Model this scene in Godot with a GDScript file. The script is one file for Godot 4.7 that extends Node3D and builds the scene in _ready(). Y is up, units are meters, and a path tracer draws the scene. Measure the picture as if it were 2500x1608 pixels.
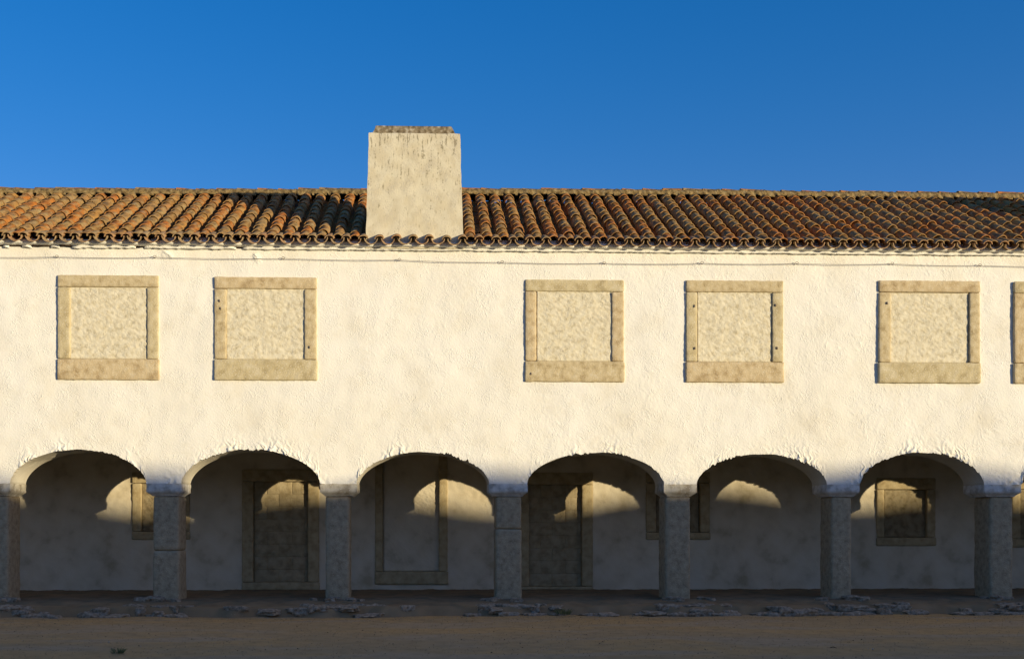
extends Node3D
# A long whitewashed pilgrims' house with an arcade, low evening sun from the right, seen across a dirt court.
# Ground is y = 0, the arcade wall's front face is z = 0, x runs to the right, the court lies towards +z.

const WALL_T := 0.62          # thickness of the arcade wall
const BACK_Z := -1.95         # back wall of the gallery
const SPRING := 1.86          # springing of the arches
const TOP := 5.275            # top of the plastered wall
const X0 := -8.97
const X1 := 13.70
# capitals: left edge, right edge, bare stone?, joint height in the shaft
const CAPS := [[-8.97, -8.47, 0, 0.0], [-6.53, -6.028, 1, 0.0], [-4.074, -3.576, 0, 0.89], [-1.568, -1.039, 1, 0.0], [0.901, 1.456, 0, 1.205], [3.477, 3.96, 1, 0.0], [5.907, 6.391, 0, 0.0], [8.272, 8.823, 0, 0.0], [10.75, 11.25, 0, 0.0], [13.2, 13.7, 0, 0.0]]
const CROWNS := [2.34, 2.353, 2.359, 2.329, 2.328, 2.309, 2.336, 2.33, 2.33]
# upper windows: left, right, top, bottom
const WINS := [[-5.344, -3.897, 4.873, 3.358], [-3.096, -1.615, 4.863, 3.361], [1.426, 2.88, 4.857, 3.357], [3.799, 5.245, 4.863, 3.36], [6.671, 8.194, 4.881, 3.362], [8.707, 10.216, 4.878, 3.36]]
# blocked windows and doors of the gallery: left, right, top, bottom, jamb, lintel, sill
const BACKS := [[-4.801, -3.874, 2.121, 1.023, 0.14, 0.18, 0.135, "window"], [-3.026, -1.773, 2.171, 0.2, 0.19, 0.2, 0.13, "door"], [-0.862, 0.324, 2.60, 0.287, 0.13, 0.16, 0.215, "tall"], [1.465, 2.716, 2.125, 0.19, 0.185, 0.2, 0.06, "door"], [3.598, 4.661, 2.135, 1.02, 0.17, 0.18, 0.12, "window"], [7.453, 8.448, 2.041, 0.915, 0.14, 0.19, 0.14, "window"], [9.738, 10.742, 2.049, 0.89, 0.14, 0.19, 0.14, "window"]]
const SLOPE := 0.5536
const PITCH := 0.241
const TILE_X := 0.63
const CHIMS := [[-0.9, 0.521], [11.0, 12.4]]

var rng := RandomNumberGenerator.new()
var ns := FastNoiseLite.new()      # smooth noise, one cycle per unit
var nr := FastNoiseLite.new()      # ridged noise
var M := {}
var house: Node3D

# ---------------------------------------------------------------- small helpers
func n3(p: Vector3, f: float) -> float:
	return ns.get_noise_3d(p.x * f, p.y * f, p.z * f)

func n2(x: float, y: float, f: float) -> float:
	return ns.get_noise_2d(x * f, y * f)

func lin(r: float, g: float, b: float) -> Color:
	return Color(r, g, b).linear_to_srgb()

func put(called: String, mesh: Mesh, mat: Material, parent: Node, at := Vector3.ZERO) -> MeshInstance3D:
	var o := MeshInstance3D.new()
	o.name = called
	o.mesh = mesh
	if mat:
		o.material_override = mat
	o.position = at
	o.cast_shadow = GeometryInstance3D.SHADOW_CASTING_SETTING_ON
	parent.add_child(o, true)
	return o

func group_node(called: String, parent: Node, at := Vector3.ZERO) -> Node3D:
	var o := Node3D.new()
	o.name = called
	parent.add_child(o, true)
	o.position = at
	return o

func tag(o: Node, label: String, category: String, grp := "") -> void:
	o.set_meta("label", label)
	o.set_meta("category", category)
	if grp != "":
		o.set_meta("group", grp)

func grid_mesh(p: PackedVector3Array, nx: int, ny: int, facing: Vector3, cols := PackedColorArray()) -> ArrayMesh:
	var nrm := PackedVector3Array()
	nrm.resize(p.size())
	var idx := PackedInt32Array()
	idx.resize((nx - 1) * (ny - 1) * 6)
	var k := 0
	var mid := (ny / 2) * nx + nx / 2
	var order := [0, nx, 1, 1, nx, nx + 1]
	if (p[mid] - p[mid - nx]).cross(p[mid] - p[mid - 1]).dot(facing) > 0.0:
		order = [0, 1, nx, 1, nx + 1, nx]
	for j in ny:
		for i in nx:
			var a := p[j * nx + mini(i + 1, nx - 1)] - p[j * nx + maxi(i - 1, 0)]
			var b := p[mini(j + 1, ny - 1) * nx + i] - p[maxi(j - 1, 0) * nx + i]
			var n := a.cross(b)
			n = n.normalized() if n.length_squared() > 1e-14 else facing
			nrm[j * nx + i] = n if n.dot(facing) >= 0.0 else -n
			if i < nx - 1 and j < ny - 1:
				var q := j * nx + i
				for v in order:
					idx[k] = q + v
					k += 1
	var arr := []
	arr.resize(Mesh.ARRAY_MAX)
	arr[Mesh.ARRAY_VERTEX] = p
	arr[Mesh.ARRAY_NORMAL] = nrm
	if cols.size() == p.size():
		arr[Mesh.ARRAY_COLOR] = cols
	arr[Mesh.ARRAY_INDEX] = idx
	var m := ArrayMesh.new()
	m.add_surface_from_arrays(Mesh.PRIMITIVE_TRIANGLES, arr)
	return m

func quad(st: SurfaceTool, a: Vector3, b: Vector3, c: Vector3, d: Vector3) -> void:
	for v in [a, b, c, a, c, d]:
		st.add_vertex(v)

func axis_steps(h: float, bev: float, cell: float) -> Array:
	var out := [-h]
	if bev < h * 0.8:
		var inner := h - bev
		var n := maxi(1, int(round(2.0 * inner / cell)))
		for i in n + 1:
			out.append(-inner + 2.0 * inner * i / n)
	else:
		out.append(0.0)
	out.append(h)
	return out

# a stone: box with worn edges and an uneven surface, centred on its own origin
func block(size: Vector3, bev: float, cell: float, amp: float, seed_v: float, freq := 9.0, st_in: SurfaceTool = null, offset := Vector3.ZERO) -> ArrayMesh:
	var st := st_in
	if st == null:
		st = SurfaceTool.new()
		st.begin(Mesh.PRIMITIVE_TRIANGLES)
	st.set_smooth_group(0)
	var h := size * 0.5
	var steps := [axis_steps(h.x, bev, cell), axis_steps(h.y, bev, cell), axis_steps(h.z, bev, cell)]
	for ax in 3:
		var u: int = (ax + 1) % 3
		var w: int = (ax + 2) % 3
		for sgn in [-1.0, 1.0]:
			var us: Array = steps[u]
			var ws: Array = steps[w]
			var pts := []
			for b in ws:
				for a in us:
					var p := Vector3.ZERO
					p[ax] = h[ax] * sgn
					p[u] = a
					p[w] = b
					var q := Vector3(clampf(p.x, -h.x + bev, h.x - bev), clampf(p.y, -h.y + bev, h.y - bev), clampf(p.z, -h.z + bev, h.z - bev))
					var d := p - q
					var nrm := d.normalized()
					p = q + nrm * bev
					var s := p * freq + Vector3(seed_v, seed_v * 1.7, -seed_v)
					p += Vector3(ns.get_noise_3d(s.x, s.y, s.z), ns.get_noise_3d(s.y + 40.0, s.z, s.x), ns.get_noise_3d(s.z, s.x + 80.0, s.y)) * amp
					pts.append(p + offset)
			var nu := us.size()
			for j in ws.size() - 1:
				for i in nu - 1:
					var k := j * nu + i
					if sgn > 0:
						quad(st, pts[k], pts[k + nu], pts[k + nu + 1], pts[k + 1])
					else:
						quad(st, pts[k], pts[k + 1], pts[k + nu + 1], pts[k + nu])
	if st_in != null:
		return null
	st.generate_normals()
	return st.commit()

# stacked rectangles [y, x0, x1, z0, z1]; four crisp sides and a lid
func loft(rings: Array, step: float, amp: float, seed_v: float, freq := 7.0) -> ArrayMesh:
	var st := SurfaceTool.new()
	st.begin(Mesh.PRIMITIVE_TRIANGLES)
	var lv := []
	for r in rings.size() - 1:
		var n := maxi(1, int(round(absf(rings[r + 1][0] - rings[r][0]) / step)))
		for i in n:
			var row := []
			for c in 5:
				row.append(lerpf(rings[r][c], rings[r + 1][c], float(i) / n))
			lv.append(row)
	lv.append(rings[-1])
	var wide: float = rings[0][2] - rings[0][1]
	var deep: float = rings[0][4] - rings[0][3]
	for side in 4:
		st.set_smooth_group(side)
		var n := maxi(1, int(round((wide if side % 2 == 0 else deep) / step)))
		var pts := []
		var uvs := []
		for row in lv:
			for i in n + 1:
				var t := float(i) / n
				var p: Vector3
				match side:
					0: p = Vector3(lerpf(row[1], row[2], t), row[0], row[4])
					1: p = Vector3(row[2], row[0], lerpf(row[4], row[3], t))
					2: p = Vector3(lerpf(row[2], row[1], t), row[0], row[3])
					_: p = Vector3(row[1], row[0], lerpf(row[3], row[4], t))
				var s := p * freq + Vector3(seed_v, -seed_v, seed_v * 2.0)
				pts.append(p + Vector3(ns.get_noise_3d(s.x, s.y, s.z), ns.get_noise_3d(s.y + 40.0, s.z, s.x) * 0.5, ns.get_noise_3d(s.z, s.x + 80.0, s.y)) * amp)
				uvs.append(Vector2((t * (wide if side % 2 == 0 else deep) + side * 0.37) / 1.6, 1.0 - (row[0] - rings[0][0]) / (rings[-1][0] - rings[0][0])))
		for j in lv.size() - 1:
			for i in n:
				var k := j * (n + 1) + i
				for v in [k, k + n + 2, k + 1, k, k + n + 1, k + n + 2]:
					st.set_uv(uvs[v])
					st.add_vertex(pts[v])
	st.set_smooth_group(5)
	for e in [0, -1]:
		var r: Array = lv[e]
		st.set_uv(Vector2(0.5, 0.5))
		quad(st, Vector3(r[1], r[0], r[4]), Vector3(r[1], r[0], r[3]), Vector3(r[2], r[0], r[3]), Vector3(r[2], r[0], r[4]))
	st.generate_normals()
	return st.commit()

func tube(pts: Array, r: float, sides := 6) -> ArrayMesh:
	var st := SurfaceTool.new()
	st.begin(Mesh.PRIMITIVE_TRIANGLES)
	var rings := []
	for i in pts.size():
		var d: Vector3 = (pts[mini(i + 1, pts.size() - 1)] - pts[maxi(i - 1, 0)]).normalized()
		var a := d.cross(Vector3(0.13, 0.3, 0.94)).normalized()
		var b := d.cross(a)
		var ring := []
		for k in sides:
			ring.append(pts[i] + (a * cos(TAU * k / sides) + b * sin(TAU * k / sides)) * r)
		rings.append(ring)
	for i in pts.size() - 1:
		for k in sides:
			var l := (k + 1) % sides
			quad(st, rings[i][k], rings[i + 1][k], rings[i + 1][l], rings[i][l])
	st.generate_normals()
	return st.commit()

# ---------------------------------------------------------------- textures and materials
func tex(img: Image) -> ImageTexture:
	img.generate_mipmaps()
	return ImageTexture.create_from_image(img)

func noise_image(size: int, freq: float, octaves: int, seed_v: int, kind := FastNoiseLite.FRACTAL_FBM, warp := 0.0) -> Image:
	var n := FastNoiseLite.new()
	n.seed = seed_v
	n.noise_type = FastNoiseLite.TYPE_SIMPLEX_SMOOTH
	n.frequency = freq
	n.fractal_type = kind
	n.fractal_octaves = octaves
	if warp > 0.0:
		n.domain_warp_enabled = true
		n.domain_warp_amplitude = warp
		n.domain_warp_frequency = freq * 0.8
	return n.get_seamless_image(size, size)

# linear colours along a noise, written as an sRGB texture
func ramp_texture(size: int, freq: float, oct: int, seed_v: int, stops: Array, fleck := 0.0, fleck_col := Color.WHITE, fleck_freq := 0.12) -> ImageTexture:
	var a := noise_image(size, freq, oct, seed_v)
	var b := noise_image(size, fleck_freq, 2, seed_v + 7)
	var img := Image.create(size, size, false, Image.FORMAT_RGB8)
	for y in size:
		for x in size:
			var v := a.get_pixel(x, y).r
			var c: Color = stops[-1][1]
			for s in stops.size() - 1:
				if v <= stops[s + 1][0]:
					c = stops[s][1].lerp(stops[s + 1][1], clampf((v - stops[s][0]) / (stops[s + 1][0] - stops[s][0]), 0.0, 1.0))
					break
			if fleck > 0.0:
				c = c.lerp(fleck_col, smoothstep(1.0 - fleck, 1.0 - fleck * 0.6, b.get_pixel(x, y).r))
			img.set_pixel(x, y, c.linear_to_srgb())
	return tex(img)

func mix_height(size: int, parts: Array) -> ImageTexture:
	var img := Image.create(size, size, false, Image.FORMAT_RGB8)
	for y in size:
		for x in size:
			var v := 0.0
			for p in parts:
				v += p[0].get_pixel(x, y).r * p[1]
			v = clampf(v, 0.0, 1.0)
			img.set_pixel(x, y, Color(v, v, v))
	return tex(img)

# trowelled render: mostly smooth, with short raised flakes and scratches of several sizes
func stucco_height(size: int) -> ImageTexture:
	var a := noise_image(size, 0.018, 3, 11, FastNoiseLite.FRACTAL_RIDGED, 14.0)
	var b := noise_image(size, 0.05, 3, 17, FastNoiseLite.FRACTAL_RIDGED, 8.0)
	var where := noise_image(size, 0.006, 3, 19)
	var fine := noise_image(size, 0.06, 3, 29)
	var img := Image.create(size, size, false, Image.FORMAT_RGB8)
	for y in size:
		for x in size:
			var w := smoothstep(0.35, 0.65, where.get_pixel(x, y).r)
			var v := 0.15 + 0.20 * fine.get_pixel(x, y).r + 0.22 * smoothstep(0.72, 0.95, a.get_pixel(x, y).r) * (0.3 + 0.7 * w) + 0.42 * smoothstep(0.66, 0.95, b.get_pixel(x, y).r) * (0.35 + 0.65 * w)
			img.set_pixel(x, y, Color(v, v, v))
	return tex(img)

func surface(albedo: Texture2D, height: Texture2D, depth_cm: float, period: float, rough := 0.95, vcol := false) -> StandardMaterial3D:
	var m := StandardMaterial3D.new()
	m.albedo_texture = albedo
	m.roughness = rough
	m.metallic_specular = 0.25
	m.uv1_triplanar = true
	m.uv1_world_triplanar = true
	m.uv1_scale = Vector3.ONE / period
	m.vertex_color_use_as_albedo = vcol
	if height:
		m.heightmap_enabled = true
		m.heightmap_texture = height
		m.heightmap_scale = depth_cm
	return m

func make_materials() -> void:
	var fine := noise_image(512, 0.035, 4, 3)
	var flakes := noise_image(512, 0.02, 4, 11, FastNoiseLite.FRACTAL_RIDGED, 18.0)
	var coarse := noise_image(512, 0.012, 3, 23)
	var pits := noise_image(512, 0.09, 2, 31)
	var stucco := stucco_height(1024)
	var grit := mix_height(512, [[fine, 0.5], [pits, 0.5]])
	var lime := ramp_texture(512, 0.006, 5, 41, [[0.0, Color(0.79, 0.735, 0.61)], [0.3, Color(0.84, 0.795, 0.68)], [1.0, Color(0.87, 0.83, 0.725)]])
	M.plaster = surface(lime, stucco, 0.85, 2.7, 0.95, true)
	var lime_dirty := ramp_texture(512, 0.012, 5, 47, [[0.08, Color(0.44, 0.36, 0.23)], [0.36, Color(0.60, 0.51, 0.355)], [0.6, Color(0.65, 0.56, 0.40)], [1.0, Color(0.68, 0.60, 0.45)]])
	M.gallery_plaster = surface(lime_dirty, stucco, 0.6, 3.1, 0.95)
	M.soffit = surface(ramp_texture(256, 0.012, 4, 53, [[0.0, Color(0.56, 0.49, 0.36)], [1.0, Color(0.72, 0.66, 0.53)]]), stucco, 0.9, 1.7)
	M.ceiling = surface(ramp_texture(256, 0.012, 4, 59, [[0.0, Color(0.44, 0.36, 0.24)], [1.0, Color(0.58, 0.49, 0.34)]]), grit, 0.5, 2.0)
	M.frame = []
	for k in 3:
		var warm: float = [0.0, 0.015, -0.015][k]
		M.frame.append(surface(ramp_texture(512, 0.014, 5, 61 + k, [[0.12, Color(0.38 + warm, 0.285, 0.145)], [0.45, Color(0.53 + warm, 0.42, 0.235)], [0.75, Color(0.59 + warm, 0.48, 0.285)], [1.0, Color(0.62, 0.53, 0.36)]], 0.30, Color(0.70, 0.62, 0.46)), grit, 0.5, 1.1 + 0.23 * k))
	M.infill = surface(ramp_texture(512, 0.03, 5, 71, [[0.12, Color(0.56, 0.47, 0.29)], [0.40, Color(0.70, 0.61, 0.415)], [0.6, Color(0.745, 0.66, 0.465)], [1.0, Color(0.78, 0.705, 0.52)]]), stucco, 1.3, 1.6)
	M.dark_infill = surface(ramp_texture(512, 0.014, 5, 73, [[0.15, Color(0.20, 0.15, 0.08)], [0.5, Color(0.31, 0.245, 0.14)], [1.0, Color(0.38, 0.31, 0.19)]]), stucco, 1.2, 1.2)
	M.concrete = surface(ramp_texture(256, 0.02, 4, 79, [[0.1, Color(0.28, 0.215, 0.115)], [0.5, Color(0.38, 0.30, 0.175)], [1.0, Color(0.45, 0.365, 0.225)]]), grit, 0.8, 0.9)
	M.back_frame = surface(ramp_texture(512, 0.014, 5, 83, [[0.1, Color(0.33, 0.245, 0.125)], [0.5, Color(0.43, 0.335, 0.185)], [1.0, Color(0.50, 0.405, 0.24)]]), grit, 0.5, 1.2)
	M.column = surface(ramp_texture(512, 0.018, 5, 89, [[0.05, Color(0.26, 0.195, 0.11)], [0.38, Color(0.38, 0.295, 0.175)], [0.65, Color(0.43, 0.335, 0.20)], [1.0, Color(0.50, 0.40, 0.25)]], 0.27, Color(0.60, 0.51, 0.36)), grit, 0.9, 1.0)
	M.bare_capital = surface(ramp_texture(256, 0.02, 5, 97, [[0.2, Color(0.34, 0.28, 0.19)], [0.55, Color(0.54, 0.48, 0.36)], [1.0, Color(0.66, 0.60, 0.47)]], 0.25, Color(0.75, 0.70, 0.60)), grit, 0.5, 1.0)
	M.capital = surface(ramp_texture(256, 0.02, 5, 101, [[0.2, Color(0.42, 0.37, 0.29)], [0.5, Color(0.68, 0.63, 0.53)], [1.0, Color(0.78, 0.74, 0.66)]]), grit, 0.5, 1.0)
	M.tile = surface(ramp_texture(512, 0.03, 5, 103, [[0.15, Color(0.42, 0.40, 0.36)], [0.42, Color(0.80, 0.77, 0.72)], [0.7, Color(1, 1, 1)], [1.0, Color(1, 1, 1)]], 0.30, Color(0.95, 1.0, 0.9), 0.07), grit, 0.35, 0.7, 0.9, true)
	M.mortar = surface(ramp_texture(256, 0.03, 5, 107, [[0.2, Color(0.12, 0.08, 0.03)], [0.5, Color(0.26, 0.175, 0.07)], [0.8, Color(0.36, 0.27, 0.13)], [1.0, Color(0.46, 0.39, 0.25)]]), grit, 1.2, 0.8)
	M.wood = surface(ramp_texture(256, 0.02, 3, 109, [[0.0, Color(0.05, 0.03, 0.02)], [1.0, Color(0.13, 0.085, 0.05)]]), grit, 0.3, 0.8)
	M.earth = surface(ramp_texture(512, 0.012, 5, 113, [[0.1, Color(0.78, 0.78, 0.78)], [0.5, Color(0.92, 0.92, 0.92)], [1.0, Color(1, 1, 1)]]), grit, 0.06, 1.7, 1.0, true)
	M.rock = surface(ramp_texture(512, 0.02, 5, 127, [[0.15, Color(0.15, 0.11, 0.065)], [0.45, Color(0.27, 0.21, 0.135)], [0.68, Color(0.38, 0.31, 0.215)], [1.0, Color(0.50, 0.43, 0.32)]]), grit, 1.2, 0.7)
	M.gravel = surface(ramp_texture(128, 0.05, 3, 131, [[0.0, Color(0.7, 0.7, 0.7)], [1.0, Color(1, 1, 1)]]), null, 0.0, 0.2, 1.0, true)
	M.cap = surface(ramp_texture(256, 0.03, 5, 137, [[0.2, Color(0.07, 0.05, 0.025)], [0.45, Color(0.20, 0.15, 0.085)], [0.65, Color(0.30, 0.235, 0.14)], [0.85, Color(0.52, 0.46, 0.34)], [1.0, Color(0.62, 0.57, 0.46)]]), grit, 0.15, 0.8)
	M.cable = StandardMaterial3D.new()
	M.cable.albedo_color = lin(0.22, 0.19, 0.15)
	M.cable.roughness = 0.7
	M.iron = StandardMaterial3D.new()
	M.iron.albedo_color = lin(0.15, 0.11, 0.08)
	M.iron.roughness = 0.8
	M.grass = StandardMaterial3D.new()
	M.grass.albedo_color = lin(0.11, 0.125, 0.045)
	M.grass.roughness = 0.9
	M.grass.backlight_enabled = true
	M.grass.backlight = lin(0.03, 0.04, 0.01)
	# chimney render: limewash with black algae running down from the cap and pitted streaks
	var img := Image.create(512, 512, false, Image.FORMAT_RGB8)
	var big := noise_image(512, 0.012, 4, 139)
	var sp := noise_image(512, 0.07, 3, 149)
	for y in 512:
		for x in 512:
			var c := Color(0.60, 0.52, 0.35).lerp(Color(0.66, 0.585, 0.41), smoothstep(0.25, 0.7, big.get_pixel(x, y).r))
			var streak := ns.get_noise_2d(x * 0.045, y * 0.008 + 30.0) * 0.6 + ns.get_noise_2d(x * 0.11, y * 0.02) * 0.45
			var run := streak - 0.12 - y / 512.0 * 0.75 + (sp.get_pixel(x, y).r - 0.5) * 0.9
			c = c.lerp(Color(0.14, 0.11, 0.06), smoothstep(0.0, 0.5, run) * 0.6)
			var drip := ns.get_noise_2d(x * 0.11 + 90.0, y * 0.022) - 0.55 + (sp.get_pixel(x, y).r - 0.5) * 0.9
			c = c.lerp(Color(0.22, 0.18, 0.10), smoothstep(0.0, 0.5, drip) * 0.4)
			c = c.lerp(Color(0.50, 0.44, 0.33), 0.55 * smoothstep(0.52, 0.66, sp.get_pixel((x * 2) % 512, (y + 170) % 512).r) * smoothstep(0.4, 0.7, big.get_pixel((x + 200) % 512, y).r))
			img.set_pixel(x, y, c.linear_to_srgb())
	M.chimney = StandardMaterial3D.new()
	M.chimney.albedo_texture = tex(img)
	M.chimney.roughness = 0.95
	M.chimney.metallic_specular = 0.25
	M.chimney.heightmap_enabled = true
	M.chimney.heightmap_texture = grit
	M.chimney.heightmap_scale = 0.2

# ---------------------------------------------------------------- camera, sky, sun
func make_view() -> void:
	var cam := Camera3D.new()
	cam.name = "camera"
	add_child(cam)
	cam.position = Vector3(0, 1.27, 16)
	cam.rotation.y = -atan(0.0336)
	cam.near = 0.1
	cam.far = 1500.0
	cam.projection = Camera3D.PROJECTION_FRUSTUM
	cam.size = 0.1 * 1608.0 / 2673.0
	cam.frustum_offset = Vector2(116.0, 476.0) / 2673.0 * 0.1
	cam.current = true

	var az := deg_to_rad(51.0)
	var el := deg_to_rad(5.9)
	var to_sun := Vector3(sin(az) * cos(el), sin(el), cos(az) * cos(el))
	var sun := DirectionalLight3D.new()
	sun.name = "sun"
	add_child(sun)
	sun.look_at_from_position(to_sun * 60.0, Vector3.ZERO)
	sun.light_color = Color(1.0, 0.935, 0.79)
	sun.light_energy = 1.5
	sun.light_angular_distance = 0.5
	sun.shadow_enabled = true

	var w := 512
	var h := 256
	var img := Image.create(w, h, false, Image.FORMAT_RGBF)
	for y in h:
		var e := PI * 0.5 - PI * (y + 0.5) / h
		for x in w:
			var a := TAU * (x + 0.5) / w
			var d := Vector3(sin(a) * cos(e), sin(e), -cos(a) * cos(e))
			var cosg := d.dot(to_sun)
			var c: Color
			if e < 0.0:
				c = Color(0.10, 0.085, 0.065)
			else:
				var deg := rad_to_deg(e)
				var zen := Color(0.002, 0.080, 0.36)
				var low := Color(0.105, 0.44, 1.02)
				c = zen.lerp(low, exp(-deg / 17.0))
				c.r = 0.22 * exp(-deg / 8.0)
				c = c * (0.70 + 0.5 * cosg * cosg)
				c = c.lerp(Color(0.84, 0.69, 0.50), 0.85 * exp(-deg / 4.5))
				var g := rad_to_deg(acos(clampf(cosg, -1.0, 1.0)))
				c = c + Color(1.6, 1.1, 0.6) * exp(-g / 14.0)
			img.set_pixel(x, y, c)
	var pano := PanoramaSkyMaterial.new()
	pano.panorama = ImageTexture.create_from_image(img)
	var sky := Sky.new()
	sky.sky_material = pano
	var env := Environment.new()
	env.background_mode = Environment.BG_SKY
	env.sky = sky
	env.tonemap_mode = Environment.TONE_MAPPER_LINEAR
	env.tonemap_exposure = 1.14
	env.sdfgi_enabled = true
	env.ssao_enabled = true
	env.ssil_enabled = true
	var we := WorldEnvironment.new()
	we.name = "environment"
	we.environment = env
	add_child(we)

# ---------------------------------------------------------------- the arcade wall
func in_win(x: float, y: float, m: float) -> bool:
	for w in WINS:
		if x > w[0] + m and x < w[1] - m and y < w[2] - m and y > w[3] + m:
			return true
	return false

func relief(x: float, y: float, above: float) -> float:
	var rough := lerpf(0.30, 1.0, smoothstep(-4.0, 6.0, x + 1.6 * n2(x + 70.0, y, 0.6)))
	rough *= 0.75 + 0.55 * n2(x, y + 20.0, 0.9)
	rough = maxf(rough, 0.15) + 0.45 * exp(-above / 0.14)
	var z := 0.008 * n2(x, y, 0.8) + 0.003 * n2(x, y + 9.0, 3.0)
	var wx := x + 0.035 * n2(x, y, 5.0)
	var wy := y + 0.035 * n2(x + 31.0, y, 5.0)
	var flake := nr.get_noise_2d((wx * 0.9 + wy * 0.35) * 10.0, (wy * 0.6 - wx * 0.25) * 10.0)
	z += rough * (0.0055 * smoothstep(0.55, 0.95, flake) * smoothstep(-0.1, 0.4, n2(x + 5.0, y, 3.5)) + 0.0016 * n2(wx, wy * 0.7, 15.0))
	if above < 0.5:
		z += 0.030 * exp(-above / 0.10) * smoothstep(0.0, 0.8, nr.get_noise_2d(x * 12.0 + 0.5 * n2(x, y, 6.0), y * 3.0)) * clampf(0.4 + 1.3 * n2(x, 40.0, 1.6), 0.05, 1.2)
	for s in [[-3.81, 5.19, 0.055], [-3.73, 5.165, 0.04], [-2.47, 5.12, 0.05], [-2.50, 5.17, 0.04]]:
		var d: float = Vector2(x - s[0], y - s[1]).length() / s[2]
		if d < 2.0:
			z += 0.032 * exp(-d * d * 1.4) * (0.6 + 0.8 * n2(x, y, 28.0))
	return z

func make_arcade_wall() -> void:
	var xs := []
	var ys := []
	var inside := []
	for c in CAPS.size():
		var l: float = CAPS[c][0]
		var r: float = CAPS[c][1]
		var seen: bool = r > -6.7 and l < 9.2
		var n: int = 20 if seen else 6
		for i in n + 1:
			xs.append(lerpf(l, r, float(i) / n))
			ys.append(SPRING)
			inside.append(false)
		if c < CAPS.size() - 1:
			var a: float = (CAPS[c + 1][0] - r) * 0.5
			var mid: float = r + a
			var b: float = CROWNS[c] - SPRING
			var m := 170 if seen or CAPS[c + 1][1] > -6.7 and CAPS[c + 1][0] < 9.2 else 30
			for i in range(1, m):
				var u := -0.5 * cos(PI * i / m) - 0.5 * (1.0 - 2.0 * i / m)
				var xx := mid + a * u
				xs.append(xx)
				ys.append(SPRING + b * pow(1.0 - u * u, 0.56) + 0.010 * n2(xx, 3.0, 2.2) * (1.0 - u * u))
				inside.append(true)
	var nx := xs.size()
	var ny := 165
	var p := PackedVector3Array()
	p.resize(nx * ny)
	var cols := PackedColorArray()
	cols.resize(nx * ny)
	for i in nx:
		var x: float = xs[i]
		var yb: float = ys[i]
		if inside[i]:
			yb += (0.013 * n2(x, 8.0, 13.0) + 0.015 * n2(x, 2.0, 28.0)) * clampf(0.6 + 1.4 * n2(x, 50.0, 1.5), 0.1, 1.4)
		for j in ny:
			var y := lerpf(yb, 2.46, j / 40.0) if j <= 40 else lerpf(2.46, TOP, (j - 40.0) / (ny - 41.0))
			var z := relief(x, y, y - yb)
			if in_win(x, y, 0.03):
				z = -0.03
			p[j * nx + i] = Vector3(x, y, z)
			var k := 0.5 + 0.5 * n2(x, y, 0.5)
			var dirt := 0.6 * smoothstep(0.3, 0.8, n2(x + 12.0, y * 0.8, 1.7) + 0.35 * n2(x, y, 9.0))
			cols[j * nx + i] = Color(1, 1, 1).lerp(Color(0.975, 0.965, 0.94), k).lerp(Color(0.86, 0.82, 0.74), dirt * 0.4)
	put("plaster_wall", grid_mesh(p, nx, ny, Vector3(0, 0, 1), cols), M.plaster, house)
	# the soffits of the arches
	var nz := 18
	var q := PackedVector3Array()
	q.resize(nx * nz)
	for i in nx:
		for j in nz:
			var t := float(j) / (nz - 1)
			var front := p[i]
			var y: float = lerpf(front.y, ys[i], minf(t * 6.0, 1.0)) + 0.007 * n2(xs[i] * 1.3, -t * 0.62 * 6.0, 4.0) * sin(PI * t)
			q[j * nx + i] = Vector3(xs[i], y, lerpf(front.z, -WALL_T, t))
	put("arch_soffit", grid_mesh(q, nx, nz, Vector3(0, -1, 0)), M.soffit, house)
	# the gallery side of the wall
	var b := PackedVector3Array()
	b.resize(nx * 2)
	for i in nx:
		b[i] = Vector3(xs[i], ys[i], -WALL_T)
		b[nx + i] = Vector3(xs[i], 2.8, -WALL_T)
	put("inner_face", grid_mesh(b, nx, 2, Vector3(0, 0, -1)), M.soffit, house)

func make_columns() -> void:
	for c in CAPS.size():
		var l: float = CAPS[c][0]
		var r: float = CAPS[c][1]
		var mid := (l + r) * 0.5
		var col := group_node("column", house, Vector3(mid, 0.12, -WALL_T * 0.5))
		var hx := (r - l) * 0.5 + 0.004
		var hz := WALL_T * 0.5 + 0.006
		var y := 1.565
		put("capital", loft([[y, -hx + 0.065, hx - 0.065, -hz + 0.065, hz - 0.065], [y + 0.012, -hx + 0.06, hx - 0.06, -hz + 0.06, hz - 0.06], [y + 0.06, -hx, hx, -hz, hz], [SPRING - 0.12 + 0.004, -hx, hx, -hz, hz]], 0.03, 0.007, 3.0 * c, 9.0), M.bare_capital if CAPS[c][2] == 1 else M.capital, col)
		var w: float = [0.36, 0.36, 0.375, 0.345, 0.375, 0.37, 0.30, 0.35, 0.36, 0.36][c]
		var off: float = [0, 0.02, 0.015, -0.02, 0.012, -0.02, 0.0, 0.02, 0, 0][c]
		var joint: float = CAPS[c][3]
		if joint > 0.0:
			var low := joint - 0.12
			put("shaft_stone", block(Vector3(w + 0.008, low + 0.06, 0.5), 0.030, 0.05, 0.007, c * 5.0 + 1.0, 6.0), M.column, col, Vector3(off, low * 0.5 - 0.033, 0))
			put("shaft_stone", block(Vector3(w, 1.565 - low, 0.49), 0.030, 0.05, 0.006, c * 5.0 + 2.0, 6.0), M.column, col, Vector3(off, (1.565 + low) * 0.5 - 0.002, 0))
		else:
			put("shaft_stone", block(Vector3(w, 1.565 + 0.06, 0.49), 0.030, 0.05, 0.007, c * 5.0 + 3.0, 6.0), M.column, col, Vector3(off, 0.7525 - 0.002, 0))

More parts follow.
